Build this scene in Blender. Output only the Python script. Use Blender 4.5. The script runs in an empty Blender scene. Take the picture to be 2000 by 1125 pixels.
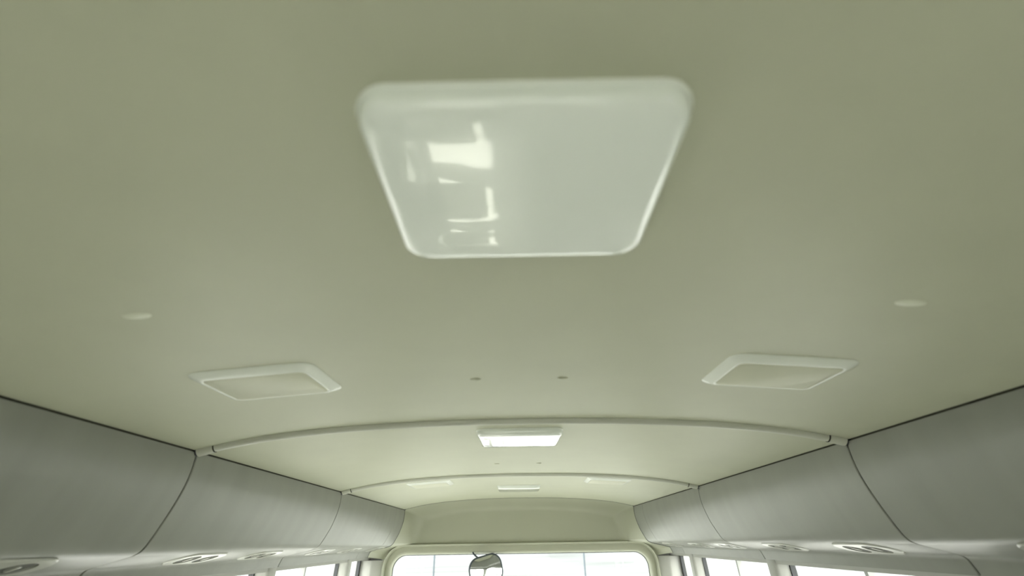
import bpy, bmesh, math, random
from mathutils import Vector, Matrix

random.seed(7)
scene = bpy.context.scene
col = scene.collection
R = math.radians

# ------------------------------------------------------------------ camera
F = Vector((12.0, 495.5, 900.0)).normalized()            # bus axis seen in the lens (right, down, forward)
SL = -0.018
X = Vector((1.0, SL, -(12.0 + 495.5 * SL) / 900.0)).normalized()
D = F.cross(X)
if D.y < 0: D = -D
rows = (X, F, -D)                                        # world axes in lens coordinates
right = Vector([r.x for r in rows]); up = -Vector([r.y for r in rows]); back = -Vector([r.z for r in rows])
CAM = Vector((0, 0, 1.6))
cd = bpy.data.cameras.new('camera'); cam = bpy.data.objects.new('camera', cd); col.objects.link(cam)
cam.matrix_world = Matrix(((right.x, up.x, back.x, CAM.x), (right.y, up.y, back.y, CAM.y), (right.z, up.z, back.z, CAM.z), (0, 0, 0, 1)))
cd.sensor_width = 36; cd.lens = 16.2; cd.clip_start = 0.01; cd.clip_end = 500
cd.dof.use_dof = True; cd.dof.focus_distance = 1.7; cd.dof.aperture_fstop = 2.8
scene.camera = cam

# ------------------------------------------------------------------ world, sun, exposure
w = bpy.data.worlds.new('overcast_sky'); scene.world = w; w.use_nodes = True
bg = w.node_tree.nodes['Background']
bg.inputs[0].default_value = (1.0, 1.0, 0.985, 1); bg.inputs[1].default_value = 10.0
SUN_E = 32.0
sd = bpy.data.lights.new('sun', 'SUN'); sd.energy = SUN_E; sd.angle = R(1.5); sd.color = (1.0, 0.99, 0.95)
sun = bpy.data.objects.new('sun', sd); col.objects.link(sun)
SUN_DIR = Vector((0.60, 0.03, -1.0))                     # travels to the right and down
sun.rotation_euler = SUN_DIR.to_track_quat('-Z', 'Y').to_euler()
sun.location = (-6, 0, 9)
vs = scene.view_settings
vs.view_transform = 'Standard'; vs.look = 'None'; vs.gamma = 1.0; vs.use_curve_mapping = False
vs.exposure = 0.12
scene.cycles.max_bounces = 14; scene.cycles.diffuse_bounces = 8; scene.cycles.glossy_bounces = 5
scene.cycles.transparent_max_bounces = 12; scene.cycles.sample_clamp_indirect = 8.0
scene.cycles.caustics_reflective = False; scene.cycles.caustics_refractive = False
scene.cycles.use_denoising = True

# ------------------------------------------------------------------ materials
def mat(name, color, rough=0.5, spec=0.5, metal=0.0, bump=None, var=0.0, var_scale=6.0, coat=0.0, stretch=None):
    m = bpy.data.materials.new(name); m.use_nodes = True
    nt = m.node_tree; b = nt.nodes['Principled BSDF']
    b.inputs['Base Color'].default_value = (*color, 1); b.inputs['Roughness'].default_value = rough
    b.inputs['Specular IOR Level'].default_value = spec; b.inputs['Metallic'].default_value = metal
    b.inputs['Coat Weight'].default_value = coat; b.inputs['Coat Roughness'].default_value = 0.03
    tc = nt.nodes.new('ShaderNodeTexCoord')
    src = tc.outputs['Object']
    if stretch:
        mp = nt.nodes.new('ShaderNodeMapping'); mp.inputs['Scale'].default_value = stretch
        nt.links.new(src, mp.inputs['Vector']); src2 = mp.outputs['Vector']
    else:
        src2 = src
    if var:
        n = nt.nodes.new('ShaderNodeTexNoise'); n.inputs['Scale'].default_value = var_scale; n.inputs['Detail'].default_value = 4
        nt.links.new(src2, n.inputs['Vector'])
        r = nt.nodes.new('ShaderNodeMapRange'); r.inputs[1].default_value = 0.3; r.inputs[2].default_value = 0.7
        r.inputs[3].default_value = 1 - var; r.inputs[4].default_value = 1 + var
        nt.links.new(n.outputs['Fac'], r.inputs[0])
        mx = nt.nodes.new('ShaderNodeVectorMath'); mx.operation = 'SCALE'; mx.inputs[0].default_value = color
        nt.links.new(r.outputs[0], mx.inputs['Scale']); nt.links.new(mx.outputs[0], b.inputs['Base Color'])
    if bump:
        sc, st = bump
        n2 = nt.nodes.new('ShaderNodeTexNoise'); n2.inputs['Scale'].default_value = sc; n2.inputs['Detail'].default_value = 2
        nt.links.new(src, n2.inputs['Vector'])
        bp = nt.nodes.new('ShaderNodeBump'); bp.inputs['Strength'].default_value = st; bp.inputs['Distance'].default_value = 0.001
        nt.links.new(n2.outputs['Fac'], bp.inputs['Height']); nt.links.new(bp.outputs[0], b.inputs['Normal'])
    return m

def glass_mat(name, tint, gloss=0.06):
    m = bpy.data.materials.new(name); m.use_nodes = True; nt = m.node_tree
    nt.nodes.remove(nt.nodes['Principled BSDF'])
    t = nt.nodes.new('ShaderNodeBsdfTransparent'); t.inputs[0].default_value = (*tint, 1)
    g = nt.nodes.new('ShaderNodeBsdfGlossy'); g.inputs['Roughness'].default_value = 0.02
    x = nt.nodes.new('ShaderNodeMixShader'); x.inputs[0].default_value = gloss
    nt.links.new(t.outputs[0], x.inputs[1]); nt.links.new(g.outputs[0], x.inputs[2])
    nt.links.new(x.outputs[0], nt.nodes['Material Output'].inputs[0])
    return m

M = {}
M['headliner'] = mat('headliner', (0.475, 0.488, 0.375), 0.48, 0.34, bump=(900, 0.14), var=0.02, var_scale=9)
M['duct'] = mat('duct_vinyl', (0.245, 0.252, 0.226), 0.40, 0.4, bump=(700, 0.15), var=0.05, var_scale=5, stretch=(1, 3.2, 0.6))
M['bulkhead'] = mat('bulkhead_plastic', (0.385, 0.395, 0.305), 0.45, 0.4, bump=(600, 0.1), var=0.015)
M['pillar'] = mat('pillar_plastic', (0.46, 0.465, 0.43), 0.5, 0.4, bump=(600, 0.1), var=0.015)
M['trim'] = mat('trim_plastic', (0.52, 0.53, 0.46), 0.30, 0.5, var=0.015)
M['white'] = mat('white_plastic', (0.80, 0.83, 0.77), 0.25, 0.5, var=0.01)
M['lens'] = mat('opal_lens', (0.865, 0.91, 0.865), 0.16, 0.5, var=0.01, coat=1.0)
M['cover'] = mat('cover_panel', (0.53, 0.54, 0.415), 0.45, 0.4, bump=(500, 0.1), var=0.015)
M['plug'] = mat('plug_plastic', (0.70, 0.72, 0.60), 0.35, 0.5, var=0.01)
M['bezel'] = mat('outlet_bezel', (0.42, 0.43, 0.385), 0.3, 0.5, var=0.01)
M['dark'] = mat('dark_gap', (0.06, 0.06, 0.045), 0.8, 0.2, var=0.05)
M['outlet'] = mat('outlet_hole_shade', (0.05, 0.052, 0.04), 0.6, 0.3, var=0.05)  # near-black colour stands in for the shade inside the outlet holes
M['rubber'] = mat('black_rubber', (0.025, 0.028, 0.03), 0.45, 0.5, var=0.05)
M['alu'] = mat('window_aluminium', (0.30, 0.31, 0.29), 0.4, 0.5, metal=0.3, var=0.03)
M['shell'] = mat('body_shell', (0.16, 0.16, 0.14), 0.8, 0.2, var=0.05)
M['lower'] = mat('lower_wall_vinyl', (0.45, 0.455, 0.41), 0.55, 0.4, bump=(500, 0.1), var=0.03)
M['floor'] = mat('floor_vinyl', (0.70, 0.70, 0.64), 0.5, 0.4, bump=(300, 0.2), var=0.08, var_scale=30)
M['seat'] = mat('seat_fabric', (0.30, 0.305, 0.28), 0.85, 0.2, bump=(400, 0.3), var=0.05, var_scale=40)
M['screen'] = glass_mat('windscreen_glass', (0.82, 0.84, 0.82), 0.004)
M['glass'] = glass_mat('window_glass', (0.96, 0.97, 0.955))
M['ground'] = mat('yard_concrete', (0.19, 0.19, 0.183), 0.9, 0.2, var=0.12, var_scale=0.35, stretch=(0.25, 1, 1))
M['cladding'] = mat('pale_cladding', (0.215, 0.22, 0.225), 0.7, 0.3, var=0.24, var_scale=1.0, stretch=(0.12, 0.12, 5))
M['pole'] = mat('galvanised_steel', (0.07, 0.085, 0.10), 0.5, 0.4, metal=0.3, var=0.05)
M['leaf'] = mat('hazy_foliage', (0.16, 0.20, 0.19), 0.8, 0.2, var=0.3, var_scale=8)
M['bark'] = mat('bark', (0.16, 0.13, 0.10), 0.9, 0.2, var=0.2)
M['mirror'] = mat('mirror_glass', (0.86, 0.88, 0.87), 0.03, 0.5, metal=1.0, var=0.005)

# ------------------------------------------------------------------ helpers
def new_obj(name, verts, faces, material, parent=None, smooth=True, auto=None):
    me = bpy.data.meshes.new(name); me.from_pydata([tuple(v) for v in verts], [], faces); me.update()
    bm = bmesh.new(); bm.from_mesh(me); bmesh.ops.recalc_face_normals(bm, faces=bm.faces); bm.to_mesh(me); bm.free()
    me.materials.append(material)
    o = bpy.data.objects.new(name, me); col.objects.link(o)
    if smooth:
        me.polygons.foreach_set('use_smooth', [True] * len(me.polygons))
        me.set_sharp_from_angle(angle=R(auto if auto else 35))
    if parent is not None: o.parent = parent
    return o

def tag(o, label=None, cat=None, group=None, kind=None):
    if label: o['label'] = label
    if cat: o['category'] = cat
    if group: o['group'] = group
    if kind: o['kind'] = kind
    return o

def empty(name, loc=(0, 0, 0)):
    o = bpy.data.objects.new(name, None); o.location = loc; o.empty_display_size = 0.05; col.objects.link(o); return o

def copy_tree(o, parent=None):
    c = o.copy(); col.objects.link(c)
    if parent is not None: c.parent = parent
    for ch in list(o.children): copy_tree(ch, c)
    return c

def loft(rings, closed=True, cap0=True, cap1=True):
    n = len(rings[0]); verts = [p for r in rings for p in r]; faces = []
    for k in range(len(rings) - 1):
        for i in range(n if closed else n - 1):
            j = (i + 1) % n
            faces.append((k * n + i, k * n + j, (k + 1) * n + j, (k + 1) * n + i))
    if closed and cap0: faces.append(tuple(range(n - 1, -1, -1)))
    if closed and cap1: faces.append(tuple(range((len(rings) - 1) * n, len(rings) * n)))
    return verts, faces

def join(*parts):
    V, Fc = [], []
    for v, f in parts:
        o = len(V); V += list(v); Fc += [tuple(i + o for i in q) for q in f]
    return V, Fc

def box(x0, x1, y0, y1, z0, z1):
    v = [(x0, y0, z0), (x1, y0, z0), (x1, y1, z0), (x0, y1, z0), (x0, y0, z1), (x1, y0, z1), (x1, y1, z1), (x0, y1, z1)]
    return v, [(0, 3, 2, 1), (4, 5, 6, 7), (0, 1, 5, 4), (1, 2, 6, 5), (2, 3, 7, 6), (3, 0, 4, 7)]

def rrect(hx, hy, r, n=6, cx=0, cy=0):
    r = min(r, hx, hy); p = []
    for (sx, sy, a0) in ((1, 1, 0), (-1, 1, 90), (-1, -1, 180), (1, -1, 270)):
        for k in range(n + 1):
            a = R(a0 + 90 * k / n)
            p.append((cx + sx * (hx - r) + r * math.cos(a), cy + sy * (hy - r) + r * math.sin(a)))
    return p

def ring(pts, z): return [(x, y, z) for x, y in pts]

def spline(pts, n):
    """Catmull-Rom through pts, n steps per span"""
    P = [Vector(p) for p in pts]; out = []
    for i in range(len(P) - 1):
        p0 = P[max(i - 1, 0)]; p1 = P[i]; p2 = P[i + 1]; p3 = P[min(i + 2, len(P) - 1)]
        for k in range(n):
            t = k / n
            out.append(0.5 * ((2 * p1) + (-p0 + p2) * t + (2 * p0 - 5 * p1 + 4 * p2 - p3) * t * t + (-p0 + 3 * p1 - 3 * p2 + p3) * t ** 3))
    out.append(P[-1]); return out

def tube(path, rad, seg=10, caps=True):
    path = [Vector(p) for p in path]; rings = []
    for i, p in enumerate(path):
        t = (path[min(i + 1, len(path) - 1)] - path[max(i - 1, 0)]).normalized()
        a = Vector((0, 1, 0)) if abs(t.y) < 0.9 else Vector((1, 0, 0))
        u = t.cross(a).normalized(); v = t.cross(u)
        rr = rad[i] if isinstance(rad, (list, tuple)) else rad
        rings.append([p + u * rr * math.cos(2 * math.pi * k / seg) + v * rr * math.sin(2 * math.pi * k / seg) for k in range(seg)])
    return loft(rings, True, caps, caps)

# ------------------------------------------------------------------ the body: sections along the bus
J0, J1, J2, J3, YE = -1.55, 1.09, 2.07, 3.05, 3.278
CX = 0.010                                              # centre line of the bus
half = [(0, 1.8500), (0.12, 1.8492), (0.24, 1.8465), (0.36, 1.8410), (0.48, 1.8325), (0.60, 1.8185), (0.69, 1.8020), (0.737, 1.7915)]
hp = spline([(x, 0, z) for x, z in half], 4)
arch = [(-p.x, p.z) for p in reversed(hp)][:-1] + [(p.x, p.z) for p in hp]       # left to right
def ceil_z(x):
    x = abs(x - CX)
    for a, b in zip(hp, hp[1:]):
        if a.x <= x <= b.x: return a.z + (b.z - a.z) * (x - a.x) / (b.x - a.x)
    return hp[-1].z

ceiling = tag(new_obj('ceiling', *join(box(-1.06, 1.08, J0 - .05, 3.75, 1.90, 1.94)), M['shell'], smooth=False),
              'pale green beige vinyl headliner of the bus, gently arched', 'ceiling', kind='structure')
bounds = [J0, J1, J2, YE]
for a, b in zip(bounds, bounds[1:]):
    g = 0.001
    inner = [(CX + x, z) for x, z in arch]; outer = [(CX + x, z + 0.012) for x, z in reversed(arch)]
    sec = inner + outer
    ys = [a + g + (b - a - 2 * g) * k / 8 for k in range(9)]
    new_obj('ceiling_panel', *loft([[(x, y, z) for x, z in sec] for y in ys]), M['headliner'], ceiling)

# little plugs and clip heads pressed into the headliner
def button(name, x, y, rx, ry, h, m, sink=0.0):
    n = 20; z = ceil_z(x); s = (ceil_z(x + .01) - ceil_z(x - .01)) / .02
    rings = []
    for k in range(5):
        a = math.pi / 2 * k / 4
        c = max(math.cos(a), 0.02)
        rings.append([(x + rx * c * math.cos(2 * math.pi * i / n), y + ry * c * math.sin(2 * math.pi * i / n),
                       z + s * rx * c * math.cos(2 * math.pi * i / n) - h * math.sin(a) + 0.0004) for i in range(n)])
    return new_obj(name, *loft(rings), m, ceiling)
button('plug', -0.437, 0.478, 0.017, 0.0075, 0.0026, M['plug']); button('plug', 0.458, 0.480, 0.018, 0.0075, 0.0026, M['plug'])
for x, y in ((-0.069, 0.780), (0.083, 0.783), (-0.072, 1.772), (0.080, 1.775)):
    button('clip_head', x, y, 0.010, 0.006, 0.0032, M['headliner'])

# round-section bow trims across the headliner with sockets at both ends
def bow(name, y, r, label):
    t = tag(empty(name, (0, y, 0)), label, 'trim', kind='structure')
    path = [(CX + x, 0, z - 0.0015) for x, z in arch if abs(x) < 0.725]
    new_obj('bow_trim', *tube(path, r, 14), M['trim'], t)
    for s in (-1, 1):
        pp = [(CX + s * x, 0, ceil_z(CX + s * x) - 0.0015) for x in (0.699, 0.710, 0.720, 0.733)]
        new_obj('socket', *tube(pp, [r * 1.16, r * 1.18, r * 1.2, r * 1.2], 16), M['trim'], t)
        new_obj('socket_seam', *tube([(CX + s * q, 0, ceil_z(CX + s * q) - .0015) for q in (0.6965, 0.6992)], r * 1.10, 16), M['dark'], t)
        new_obj('gasket', *tube([(CX + s * 0.7325, 0, ceil_z(CX + s * .7325)), (CX + s * 0.7395, 0, ceil_z(CX + s * .737) - .002)], r * 1.05, 14), M['rubber'], t)
    return t
bow('trim_1', J1, 0.0105, 'rounded bow trim across the headliner between the first and second dome lamps')
bow('trim_2', J2, 0.0105, 'rounded bow trim across the headliner just behind the farthest dome lamp')

# ------------------------------------------------------------------ side walls
prof_base = [(0.7360, 1.7875), (0.7352, 1.768), (0.7362, 1.745), (0.7395, 1.722), (0.7465, 1.695), (0.7560, 1.667), (0.7680, 1.637),
             (0.7800, 1.610), (0.7855, 1.6000), (0.7930, 1.5915), (0.8040, 1.5855), (0.8190, 1.5808), (0.8400, 1.5752), (0.8620, 1.5694),
             (0.8800, 1.5646), (0.8900, 1.5610), (0.8960, 1.5560), (0.8995, 1.5490), (0.9040, 1.5380), (0.9080, 1.5270)]
pb = [(v.x, v.z) for v in spline([(x, 0, z) for x, z in prof_base], 3)]
def prof(y, s):
    t = min(max((y - 1.09) / (2.07 - 1.09), -0.4), 1.0)
    out = []
    for x, z in pb:
        k = min(max((x - 0.76) / 0.13, 0), 1)
        out.append((CX + s * (x + 0.033 * t * k), z))
    return out
def ledge_point(y, s, u=0.5):
    """point and slope on the underside ledge, u = 0 inboard .. 1 outboard"""
    p = [q for q, b in zip(prof(y, s), pb) if 0.800 <= b[0] <= 0.885]
    a, b = p[0], p[-1]
    return (a[0] + (b[0] - a[0]) * u, a[1] + (b[1] - a[1]) * u), math.atan2(b[1] - a[1], abs(b[0] - a[0]))

GX = 1.020                                              # window glass plane (from the centre line)
TH = 0.05                                               # walls lean out by this per metre down
ZT, ZS = 1.512, 0.78                                    # window head and sill
def wx(x, z): return x + TH * (1.53 - z)
segs = [(J0, J1), (J1, J2), (J2, J3), (J3, YE)]
RA, RB = -1.38, -0.84  # span of the rear side windows, added to light the near ceiling
pillars = [(1.085, 1.165), (2.05, 2.125), (2.995, 3.065)]
panes_y = [(1.165, 2.05), (2.125, 2.995), (3.065, 3.47), (RA, RB)]
mull = [1.60, 2.52, None, None]
sides = {-1: 'left', 1: 'right'}
for s in (-1, 1):
    side = sides[s]
    # body wall: solid behind the first pillar, sill below the windows, cant rail above
    parts = []
    def slab(y0, y1, z0, z1, xi, xo):
        v = []
        for z in (z0, z1):
            for (xx, yy) in ((xi, y0), (xo, y0), (xo, y1), (xi, y1)):
                v.append((CX + s * wx(xx, z), yy, z))
        return v, [(0, 3, 2, 1), (4, 5, 6, 7), (0, 1, 5, 4), (1, 2, 6, 5), (2, 3, 7, 6), (3, 0, 4, 7)]
    parts.append(slab(RB, 1.09, 0.0, 1.905, 0.985, 1.05)); parts.append(slab(J0, RA, 0.0, 1.905, 0.985, 1.05))
    parts.append(slab(RA, RB, 0.0, ZS, 0.985, 1.05)); parts.append(slab(RA, RB, ZT, 1.905, 0.985, 1.05))
    parts.append(slab(1.09, 3.75, ZT + 0.012, 1.905, 1.0, 1.05))
    parts.append(slab(1.09, 3.75, 0.0, ZS, 0.985, 1.05)); parts.append(slab(3.409, 3.75, ZS, ZT + 0.012, 1.012, 1.05))
    wall = tag(new_obj('wall_' + side, *join(*parts), M['lower'], smooth=False), 'pale %s side wall of the bus with windows below the air duct' % side, 'wall', kind='structure')
    # dark backing seen through the joints of the duct panels
    bk = []
    for y in (J0, 0.698, J1, J2, YE):
        pr = prof(y, s)
        bk.append([(x + s * 0.004, y, z + 0.001) for x, z in pr] + [(CX + s * 0.985, y, 1.53), (CX + s * 0.985, y, 1.86), (CX + s * 0.745, y, 1.86)])
    new_obj('duct_backing', *loft(bk), M['dark'], wall)
    # padded air duct panels, one per bay
    for a, b in segs:
        fine = (a == J3)
        g = 0.0019 if not fine else 0.0008
        ya = a + (g if a != J3 else 0.0008); yb = b - (0.0008 if b == J3 else 0.0019)
        rings = []
        e = 0.0016
        for k, y in enumerate([ya, ya + e] + [ya + (yb - ya) * q / 6 for q in range(1, 6)] + [yb - e, yb]):
            pr = prof(y, s); sink = 0.0016 if y in (ya, yb) else 0.0
            inner = [(x + s * sink, y, z + sink * 0.3) for x, z in pr]
            outer = [(x + s * 0.0035, y, z + 0.0009) for x, z in reversed(pr)]
            rings.append(inner + outer)
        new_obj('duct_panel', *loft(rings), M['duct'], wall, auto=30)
    # window head strip under the duct
    new_obj('window_head', *slab(1.165, 3.46, ZT, 1.60, 0.968, 0.9995), M['pillar'], wall, smooth=False)
    # pillars between the windows
    for (y0, y1) in pillars:
        secp = [(1.035, y0 - 0.004), (0.975, y0 - 0.002), (0.964, y0 + 0.004), (0.960, y0 + 0.014), (0.960, y1 - 0.018), (0.966, y1 - 0.006), (0.985, y1 + 0.008), (1.035, y1 + 0.02)]
        rings = [[(CX + s * wx(x, z), y, z) for x, y in secp] for z in (0.70, 1.1, 1.5265)]
        new_obj('pillar', *loft(rings), M['pillar'], wall, auto=50)

# windows: rubber seal, mullion and pane
labels = {
    (-1, 0): 'long left side window nearest the camera, at the lower left edge', (1, 0): 'long right side window nearest the camera, with a dark centre bar',
    (-1, 1): 'left side window ahead of the second pillar, with a thin centre bar', (1, 1): 'right side window ahead of the second pillar, with a thin centre bar',
    (-1, 2): 'narrow front quarter window beside the left windscreen post', (1, 2): 'narrow front quarter window beside the right windscreen post',
    (-1, 3): 'added left side window behind the camera, lights the near ceiling', (1, 3): 'added right side window behind the camera, lights the near ceiling'}
num = 1
for s in (-1, 1):
    for i, (y0, y1) in enumerate(panes_y):
        zb = ZS
        name = 'window_%d' % num; num += 1
        wn = tag(empty(name, (0, 0, 0)), labels[(s, i)], 'window', kind='structure')
        def P(y, z, d=0.0): return (CX + s * wx(GX + d, z), y, z)
        # seal: four-sided rounded frame
        def frame(ya, yb, za, zb_, r, wd, dep):
            cy, cz = (ya + yb) / 2, (za + zb_) / 2; hy, hz = (yb - ya) / 2, (zb_ - za) / 2
            o = rrect(hy, hz, r, 6, cy, cz); q = rrect(hy - wd, hz - wd, max(r - wd, .004), 6, cy, cz)
            rg = [[P(y, z, .012) for y, z in o], [P(y, z, -dep) for y, z in o], [P(y, z, -dep) for y, z in q], [P(y, z, .012) for y, z in q]]
            rg.append(rg[0]); return loft(rg, True, False, False)
        ye = y1 if i != 2 else 3.402
        new_obj('seal', *frame(y0 - 0.004, ye + 0.006, zb, ZT + .020, 0.03, 0.016 if i != 2 else 0.024, 0.008), M['rubber'], wn, auto=40)
        if mull[i]:
            new_obj('mullion', *join([P(mull[i] + dy, z, dx) for z in (zb + .01, ZT) for dy, dx in ((-.008, -.012), (.008, -.012), (.008, .01), (-.008, .01))] and
                    ([P(mull[i] + dy, z, dx) for z in (zb + .01, ZT) for dy, dx in ((-.008, -.012), (.008, -.012), (.008, .01), (-.008, .01))],
                     [(0, 1, 2, 3), (7, 6, 5, 4), (0, 4, 5, 1), (1, 5, 6, 2), (2, 6, 7, 3), (3, 7, 4, 0)])), M['alu'], wn, smooth=False)
        pts = [P(y0, zb), P(ye, zb), P(ye, ZT), P(y0, ZT)]; pts2 = [P(y0, zb, .005), P(ye, zb, .005), P(ye, ZT, .005), P(y0, ZT, .005)]
        new_obj('pane', *loft([pts, pts2]), M['glass'], wn, smooth=False)

# ------------------------------------------------------------------ front of the cabin
front = tag(empty('wall_front', (0, 0, 0)), 'front bulkhead with recessed panel above the windscreen', 'wall', kind='structure')
# outer rim follows duct ends and headliner; inner outline is the flat recessed face
top_o = [(CX + x, z + 0.002) for x, z in arch]
pr = prof(YE, 1)
side_o = [(x + 0.001, z) for x, z in pr]                                   # from the headliner corner down to the fascia foot
side_i_key = [(0.0, 0.598, 1.728), (0.12, 0.618, 1.705), (0.3, 0.632, 1.670), (0.45, 0.640, 1.628), (0.52, 0.655, 1.596), (0.58, 0.720, 1.5925), (0.66, 0.790, 1.585), (0.76, 0.838, 1.565), (0.86, 0.862, 1.535), (1.0, 0.872, 1.508)]
def side_i(t):
    for (a, x0, z0), (b, x1, z1) in zip(side_i_key, side_i_key[1:]):
        if a <= t <= b:
            k = (t - a) / (b - a); return (x0 + (x1 - x0) * k, z0 + (z1 - z0) * k)
    return side_i_key[-1][1:]
O, I = [], []
ln = [0.0]
for a, b in zip(side_o, side_o[1:]): ln.append(ln[-1] + math.hypot(b[0] - a[0], b[1] - a[1]))
right_pairs = [(p, side_i(l / ln[-1])) for p, l in zip(side_o, ln)]
for p, q in reversed(right_pairs):                                         # left side, bottom to top
    O.append((2 * CX - p[0], p[1])); I.append((CX - q[0], q[1]))
for x, z in top_o[1:-1]:
    u = (x - CX) / 0.737
    xi = 0.598 * math.copysign(abs(u) ** 0.95, u)
    zi = 1.728 + 0.052 * (1 - abs(u) ** 3.0)
    O.append((x, z)); I.append((CX + xi, zi))
for p, q in right_pairs:
    O.append(p); I.append((CX + q[0], q[1]))
rings = []
NB = 16
for k in range(NB + 1):
    c = k / NB; sn = 1 - (1 - c) ** 2.2
    rings.append([(o[0] + (q[0] - o[0]) * c, YE + 0.004 + 0.165 * sn, o[1] + (q[1] - o[1]) * c) for o, q in zip(O, I)])
rings.append([(q[0], YE + 0.171, min(q[1], 1.594)) for q in I])
rings = [[(x, y - 0.0, z) for x, y, z in r] for r in rings]
new_obj('bulkhead', *loft(rings, closed=False), M['bulkhead'], front, auto=60)
new_obj('rim_gasket', *join(tube([(x + (.001 if x > CX else -.001) * (z < 1.79), YE + .0015, z + .0005) for x, z in O], 0.0040, 6)), M['rubber'], front)

# windscreen surround
def ws(hx, zt, r, y, n=8, zb=0.82):
    return [(CX + 0.002 + x, y, z) for x, z in rrect(hx, (zt - zb) / 2, r, n, 0, (zt + zb) / 2)]
rings = [ws(0.890, 1.6000, 0.133, 3.4492), ws(0.8865, 1.5965, 0.130, 3.438), ws(0.884, 1.594, 0.128, 3.428), ws(0.881, 1.591, 0.1265, 3.4265), ws(0.8785, 1.5885, 0.125, 3.431),
         ws(0.8725, 1.5815, 0.120, 3.456), ws(0.870, 1.5785, 0.118, 3.462), ws(0.854, 1.552, 0.102, 3.461), ws(0.851, 1.548, 0.10, 3.462),
         ws(0.8435, 1.5385, 0.094, 3.476), ws(0.839, 1.535, 0.09, 3.488), ws(0.836, 1.532, 0.088, 3.53)]
new_obj('windscreen_surround', *loft(rings, True, False, False), M['bulkhead'], front, auto=60)
# plate around it: windscreen posts and dash side
outer = [(CX + 0.002 + x, 3.4505, z) for x, z in rrect(1.075, 0.62, 0.001, 8, 0, 0.975)]
plate_in = ws(0.883, 1.5935, 0.129, 3.4505)
back_in = ws(0.890, 1.60, 0.13, 3.56); back_out = [(x, 3.56, z) for x, y, z in outer]
rg = [outer, plate_in, back_in, back_out, outer]
new_obj('windscreen_post', *loft(rg, True, False, False), M['pillar'], front, smooth=False)
# angled inner post covers with a seam below the bulkhead
for s in (-1, 1):
    sec = [(1.03, 3.412), (1.0, 3.408), (0.952, 3.403), (0.942, 3.405), (0.934, 3.411), (0.888, 3.4465), (0.884, 3.4502), (1.03, 3.4502)]
    zz = 1.508
    new_obj('post_cover', *loft([[(CX + s * wx(x, z) if x > .9 else CX + s * x, y, z) for x, y in sec] for z in (0.75, 1.2, zz)]), M['pillar'], front, auto=60)
new_obj('header_panel', *box(-1.05, 1.07, 3.46, 3.75, 1.60, 1.90), M['shell'], front, smooth=False)
new_obj('dash_panel', *box(-1.05, 1.07, 3.50, 3.75, 0.0, 0.86), M['lower'], front, smooth=False)

wsn = tag(empty('window_9', (0, 0, 0)), 'wide windscreen with rounded upper corners', 'windscreen', kind='structure')
rings = [ws(0.842, 1.538, 0.094, 3.520), ws(0.842, 1.538, 0.094, 3.526)]
new_obj('pane', *loft(rings), M['screen'], wsn, smooth=False)
o_, i_ = (0.843, 1.539, 0.095), (0.8335, 1.5295, 0.0855)
new_obj('seal', *loft([ws(*o_, 3.5185), ws(*i_, 3.5155), ws(*i_, 3.5195)], True, False, False), M['rubber'], wsn)

# ------------------------------------------------------------------ floor, rear wall
fl = tag(new_obj('floor', *box(-1.12, 1.14, J0, 3.75, -0.06, 0.0), M['floor'], smooth=False), 'grey vinyl floor of the bus', 'floor', kind='structure')
wr = tag(new_obj('wall_rear', *join(box(-1.1, 1.12, J0 - 0.05, J0, 0.0, 0.95), box(-1.1, 1.12, J0 - 0.05, J0, 1.42, 1.9), box(-1.1, -0.49, J0 - 0.05, J0, 0.95, 1.42), box(0.51, 1.12, J0 - 0.05, J0, 0.95, 1.42)), M['lower'], smooth=False), 'plain pale rear wall of the bus', 'wall', kind='structure')
rw = tag(empty('window_10'), 'added rear window behind the camera, lights the near ceiling', 'window', kind='structure')  # unseen rear window, added so light reaches the near ceiling
def rwr(h, zt, y): return [(CX + x, y, z) for x, z in rrect(h, (zt - .93) / 2, 0.06, 6, 0, (zt + .93) / 2)]
new_obj('pane', *loft([rwr(0.515, 1.44, J0 - .03), rwr(0.515, 1.44, J0 - .025)]), M['glass'], rw, smooth=False)
new_obj('seal', *loft([rwr(0.515, 1.44, J0 - .024), rwr(0.495, 1.415, J0 - .02), rwr(0.495, 1.415, J0 - .03)], True, False, False), M['rubber'], rw)

# ------------------------------------------------------------------ dome lamps
LENS_CROWN = 0.0012
def dome_lamp(y, label):
    z0 = 1.8495
    t = tag(empty('dome_lamp', (CX - 0.001, y, z0)), label, 'lamp', 'dome lamps along the centre of the headliner')
    hx, hy = 0.1105, 0.0915
    rb = [(hx, hy, .024, 0.003), (hx, hy, .024, -0.0025), (hx - .0012, hy - .0012, .0235, -0.0035), (hx - .002, hy - .002, .023, -.0030)]
    new_obj('base', *loft([ring(rrect(a, b, r, 8), z) for a, b, r, z in rb]), M['white'], t, auto=60)
    lx, ly = hx - .0016, hy - .0016
    rl = [(0, -.0028), (.0002, -.006), (.0008, -.0095), (.0018, -.0125), (.0034, -.0147), (.0055, -.0160), (.0085, -.0167), (.0120, -.0172), (.0145, -.0174)]
    rings = [ring(rrect(lx - a, ly - a, .023 - a * .4, 8), z) for a, z in rl]
    fx, fy = lx - .0145, ly - .0145
    for k in range(1, 9):
        q = max(1 - k / 8.0, .02)
        rings.append([(x, yy, -0.0174 - LENS_CROWN * (1 - (x / fx) ** 2) - 0.0006 * (1 - (yy / fy) ** 2)) for x, yy in rrect(fx * q, fy * q, .0184 * q, 8)])
    new_obj('lens', *loft(rings), M['lens'], t, auto=60)
    return t
dome_lamp(0.279, 'large glossy white dome lamp nearest the camera')
dome_lamp(1.272, 'white dome lamp just ahead of the first bow trim, lens glaring white')
dome_lamp(2.60, 'small distant dome lamp near the front bulkhead')

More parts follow.
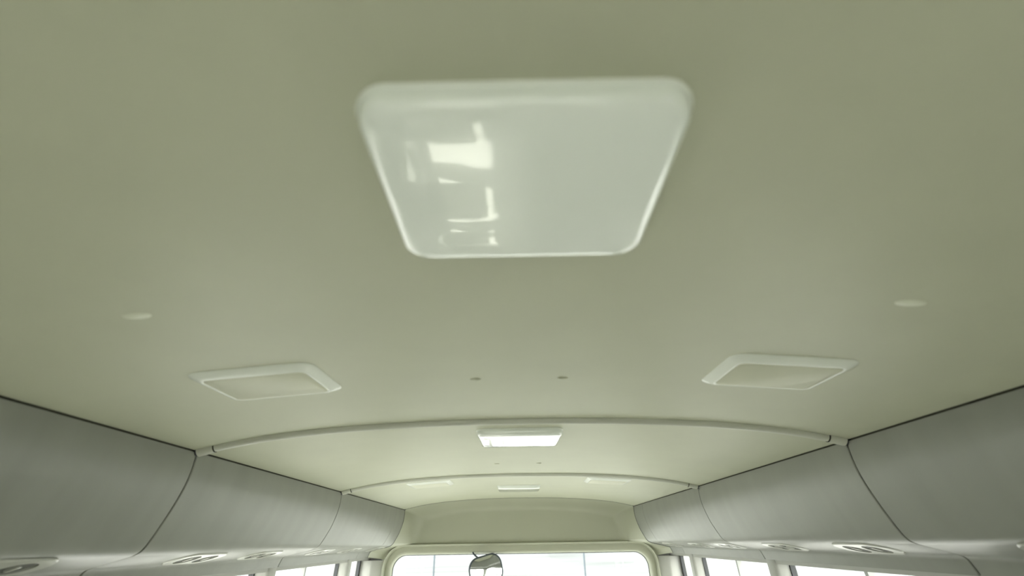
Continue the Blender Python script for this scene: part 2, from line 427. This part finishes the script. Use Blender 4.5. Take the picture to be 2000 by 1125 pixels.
# ------------------------------------------------------------------ rectangular covers in the headliner
def cover(x, y, hx, hy, label, rz=0.0):
    z = ceil_z(x); sl = math.atan2(ceil_z(x + hx * .8) - ceil_z(x - hx * .8), 1.6 * hx)
    t = tag(empty('ceiling_vent', (x, y, z - 0.0005)), label, 'vent', 'rectangular vents in the headliner')
    t.rotation_euler = (0, -sl, rz)
    ro = [(hx, hy, .020, .006), (hx, hy, .020, -.0012), (hx - .002, hy - .002, .019, -.003), (hx - .008, hy - .008, .017, -.0062), (hx - .0145, hy - .0145, .013, -.0088), (hx - .0165, hy - .0165, .012, -.0092), (hx - .018, hy - .018, .011, -.0088), (hx - .0185, hy - .0185, .0105, -.0070)]
    new_obj('frame', *loft([ring(rrect(a, b, r, 6), zz) for a, b, r, zz in ro]), M['white'], t, auto=40)
    ri = [(hx - .0195, hy - .0195, .010, -.0050), (hx - .0190, hy - .0190, .010, -.0090), (hx - .0205, hy - .0205, .0095, -.0098)]
    new_obj('cover_panel', *loft([ring(rrect(a, b, r, 6), zz) for a, b, r, zz in ri]), M['cover'], t, auto=40)
    return t
cover(-0.405, 0.737, 0.098, 0.072, 'white rimmed ceiling vent left of the centre, in the near headliner', R(-1.5))
cover(0.424, 0.731, 0.098, 0.072, 'white rimmed ceiling vent right of the centre, in the near headliner', R(1.0))
cover(-0.395, 2.270, 0.098, 0.085, 'small far ceiling vent left of the distant dome lamp')
cover(0.408, 2.258, 0.098, 0.085, 'small far ceiling vent right of the distant dome lamp')

# ------------------------------------------------------------------ air outlets on the duct ledge
def plate_with_holes(outline, holes, z):
    bm = bmesh.new(); edges = []
    for loop in [outline] + holes:
        vs_ = [bm.verts.new((x, y, z)) for x, y in loop]
        for i in range(len(vs_)): edges.append(bm.edges.new((vs_[i], vs_[(i + 1) % len(vs_)])))
    bmesh.ops.triangle_fill(bm, use_beauty=True, use_dissolve=False, edges=edges)
    bm.verts.index_update()
    V = [tuple(v.co) for v in bm.verts]; Fc = [tuple(v.index for v in f.verts) for f in bm.faces]; bm.free()
    return V, Fc
def circ(r, cx, cy, n=20): return [(cx + r * math.cos(2 * math.pi * k / n), cy + r * math.sin(2 * math.pi * k / n)) for k in range(n)]
def make_outlet():
    t = empty('air_outlet')
    oval = rrect(.044, .098, .043, 8); hole = [circ(.031, 0, -.038), circ(.031, 0, .038)]
    h = -.0030
    top = plate_with_holes([(x * .96, y * .965) for x, y in oval], hole, h)
    skirt = loft([ring(oval, .001), ring(oval, -.0008), ring([(x * .96, y * .965) for x, y in oval], h)], True, False, False)
    lips = [loft([ring(c, h), ring(c, 0.0)], True, False, False) for c in hole]
    new_obj('bezel', *join(top, skirt, *lips), M['bezel'], t, auto=40)
    for cy in (-.038, .038):
        d = new_obj('louver', *loft([ring(circ(.0308, 0, cy), -.0002), ring(circ(.024, 0, cy), -.0012), ring(circ(.012, 0, cy), -.0008), ring(circ(.001, 0, cy), -.0007)]), M['outlet'], t)  # shallow dark disc in place of a shaded recess
        new_obj('knob', *loft([ring(rrect(.012, .0045, .003, 4, 0, cy), 0), ring(rrect(.012, .0045, .003, 4, 0, cy), -.0030), ring(rrect(.010, .003, .002, 4, 0, cy), -.0038)]), M['bezel'], d)
    return t
proto = make_outlet(); first = True
where = {-1: [(0.835, 'dark twin air outlet at the lower left edge of the view'), (1.385, 'left twin air outlet just ahead of the nearest panel joint'),
              (1.745, 'second left twin air outlet ahead of the nearest panel joint'), (2.285, 'left twin air outlet just ahead of the second panel joint'),
              (2.68, 'second left twin air outlet ahead of the second panel joint'), (3.165, 'farthest left twin air outlet beside the front bulkhead')],
         1: [(0.79, 'twin air outlet at the lower right edge, only its tip in view'), (1.315, 'right twin air outlet just ahead of the nearest panel joint'),
             (1.735, 'second right twin air outlet ahead of the nearest panel joint'), (2.20, 'right twin air outlet just ahead of the second panel joint'),
             (2.54, 'second right twin air outlet ahead of the second panel joint'), (3.00, 'farthest right twin air outlet beside the front bulkhead')]}
for s in (-1, 1):
    for y, lb in where[s]:
        o = proto if first else copy_tree(proto); first = False
        (px, pz), sl = ledge_point(y, s, 0.5)
        o.location = (px, y, pz - 0.0005)
        o.rotation_euler = (0, -sl * s, 0)
        tag(o, lb, 'air outlet', 'twin air outlets under the ducts')

# ------------------------------------------------------------------ inside mirror
mr = tag(empty('rear_view_mirror', (-0.207, 3.44, 1.442)), 'round cornered mirror hanging in front of the windscreen', 'mirror')
mr.rotation_euler = (R(-2), R(-13), R(24))
def vr(hx, hz, r, y, n=8): return [(x, y, z) for x, z in rrect(hx, hz, r, n)]
HX, HZ = 0.112, 0.084
new_obj('housing', *loft([vr(HX, HZ, .066, 0), vr(HX + .002, HZ + .002, .068, .004), vr(HX, HZ, .066, .012), vr(HX * .8, HZ * .8, .05, .028), vr(HX * .4, HZ * .4, .03, .036)]), M['pole'], mr)
rg = []
for q in (1, .8, .6, .4, .2, .02):
    rg.append([(x * q, -0.0015 - 0.005 * (1 - q * q), z * q) for x, y, z in vr(HX - .003, HZ - .003, .063, 0)])
new_obj('mirror_glass', *loft(rg, True, False, True), M['mirror'], mr)
new_obj('bezel', *loft([vr(HX - .007, HZ - .007, .061, -.0025), vr(HX - .005, HZ - .005, .063, -.0055), vr(HX + .0005, HZ + .0005, .066, -.0035), vr(HX + .001, HZ + .001, .067, .003)], True, False, False), M['pole'], mr)
new_obj('stem', *tube([(-.005, .03, .03), (-.02, .035, .07), (-.046, .045, .105), (-.05, .05, .118)], .0055, 8), M['pole'], mr)

# ------------------------------------------------------------------ unseen seats, added to shape the sun patch in the lamp's gloss
def make_seat():
    t = empty('passenger_seat')
    def cushion(name, hx, hy, hz, r, loc, rot=0.0):
        rg = []
        for k, (q, zz) in enumerate(((.82, -hz), (.96, -hz * .8), (1, -hz * .3), (1, hz * .4), (.95, hz * .85), (.8, hz), (.4, hz * 1.04))):
            rg.append(ring(rrect(hx * q, hy * q, r, 5), zz))
        v, f = loft(rg); Mx = Matrix.Translation(loc) @ Matrix.Rotation(rot, 4, 'X')
        return new_obj(name, [Mx @ Vector(p) for p in v], f, M['seat'], t, auto=60)
    cushion('seat', .225, .215, .06, .05, (0, .03, .42))
    cushion('backrest', .225, .34, .055, .07, (0, -.27, .76), R(80))
    cushion('headrest', .125, .075, .04, .04, (0, -.345, 1.10), R(82))
    for q in (-1, 1):
        new_obj('armrest', *loft([[(q * .212 + a, b, z) for a, b in rrect(.02, .17, .012, 4)] for z in (.585, .60, .63, .645)]), M['seat'], t)  # armrests added to block a stray strip of sun on the floor
    new_obj('leg', *box(-.16, .16, -.16, .12, 0.001, .36), M['pole'], t, smooth=False)
    return t
seat = make_seat(); first = True
plan = [(-.70, 1.555, 'left nearest'), (-.70, 2.475, 'left middle'), (-.70, 3.13, 'left foremost'),
        (.285, 1.50, 'right nearest aisle'), (.75, 1.50, 'right nearest window'), (.285, 2.35, 'right forward aisle'), (.75, 2.35, 'right forward window')]
for x, y, w_ in plan:
    o = seat if first else copy_tree(seat); first = False
    o.location = (x, y, 0)
    tag(o, 'added grey fabric passenger seat below the frame, %s seat' % w_, 'seat', 'added passenger seats below the frame')

# ------------------------------------------------------------------ outside
tag(new_obj('ground', *box(-60, 60, -40, 90, -0.62, -0.60), M['ground'], smooth=False), 'pale sunlit concrete yard outside the windows', 'ground', kind='structure')

def outer_wall(name, x0, x1, y0, y1, label):
    t = tag(empty(name, ((x0 + x1) / 2, (y0 + y1) / 2, -0.6)), label, 'wall', 'boundary walls around the yard')
    hx, hy = (x1 - x0) / 2, (y1 - y0) / 2
    new_obj('wall_face', *box(-hx, hx, -hy, hy, 0, 2.9), M['cladding'], t, smooth=False)
    new_obj('coping', *box(-hx - .06, hx + .06, -hy - .06, hy + .06, 2.9, 3.0), M['cladding'], t, smooth=False)
outer_wall('boundary_wall', -24, 24, 35, 35.3, 'pale streaked boundary wall far ahead, seen through the windscreen')
outer_wall('boundary_wall', 24, 24.3, -10, 35, 'pale streaked boundary wall seen through the right side windows')
outer_wall('boundary_wall', -24.3, -24, -10, 35, 'pale streaked boundary wall seen through the left side windows')
def post(x, y, label):
    t = tag(empty('lamp_post', (x, y, -0.6)), label, 'post', 'thin posts in the yard')
    new_obj('shaft', *tube([(0, 0, 0), (0, 0, 2.0), (0, 0, 4.2)], [.055, .05, .04], 10), M['pole'], t)
    new_obj('arm', *tube([(0, 0, 4.15), (.1, 0, 4.4), (.7, 0, 4.5)], .035, 8), M['pole'], t)
    new_obj('foot', *loft([ring(circ(.12, 0, 0, 12), 0), ring(circ(.12, 0, 0, 12), .05), ring(circ(.07, 0, 0, 12), .07)]), M['pole'], t)
post(4.05, 33, 'thin grey post seen through the windscreen, right of its middle')
post(-5.2, 33, 'faint thin grey post seen through the windscreen, left of the mirror')
post(9.6, 33, 'thin grey post at the right edge of the windscreen')
tr = tag(empty('yard_tree', (21.0, 25.9, -0.6)), 'small hazy blue green tree seen through the near right window', 'tree')
new_obj('trunk', *tube([(0, 0, 0), (.05, 0, .6), (0, .05, 1.3)], [.12, .09, .05], 8), M['bark'], tr)
V, Fc = [], []
for k in range(160):
    a = random.uniform(0, 2 * math.pi); e = random.uniform(-1, 1); rr = 0.6 * random.random() ** .33
    c = Vector((rr * math.cos(a) * math.sqrt(1 - e * e), rr * math.sin(a) * math.sqrt(1 - e * e), 1.45 + .8 * rr * e))
    u = Vector((random.gauss(0, 1), random.gauss(0, 1), random.gauss(0, 1))).normalized(); v = u.orthogonal().normalized()
    b = len(V); V += [c + u * .15, c + v * .07, c - u * .15, c - v * .07]; Fc.append((b, b + 1, b + 2, b + 3))
tag(new_obj('foliage', V, Fc, M['leaf'], tr, smooth=False), kind='stuff')
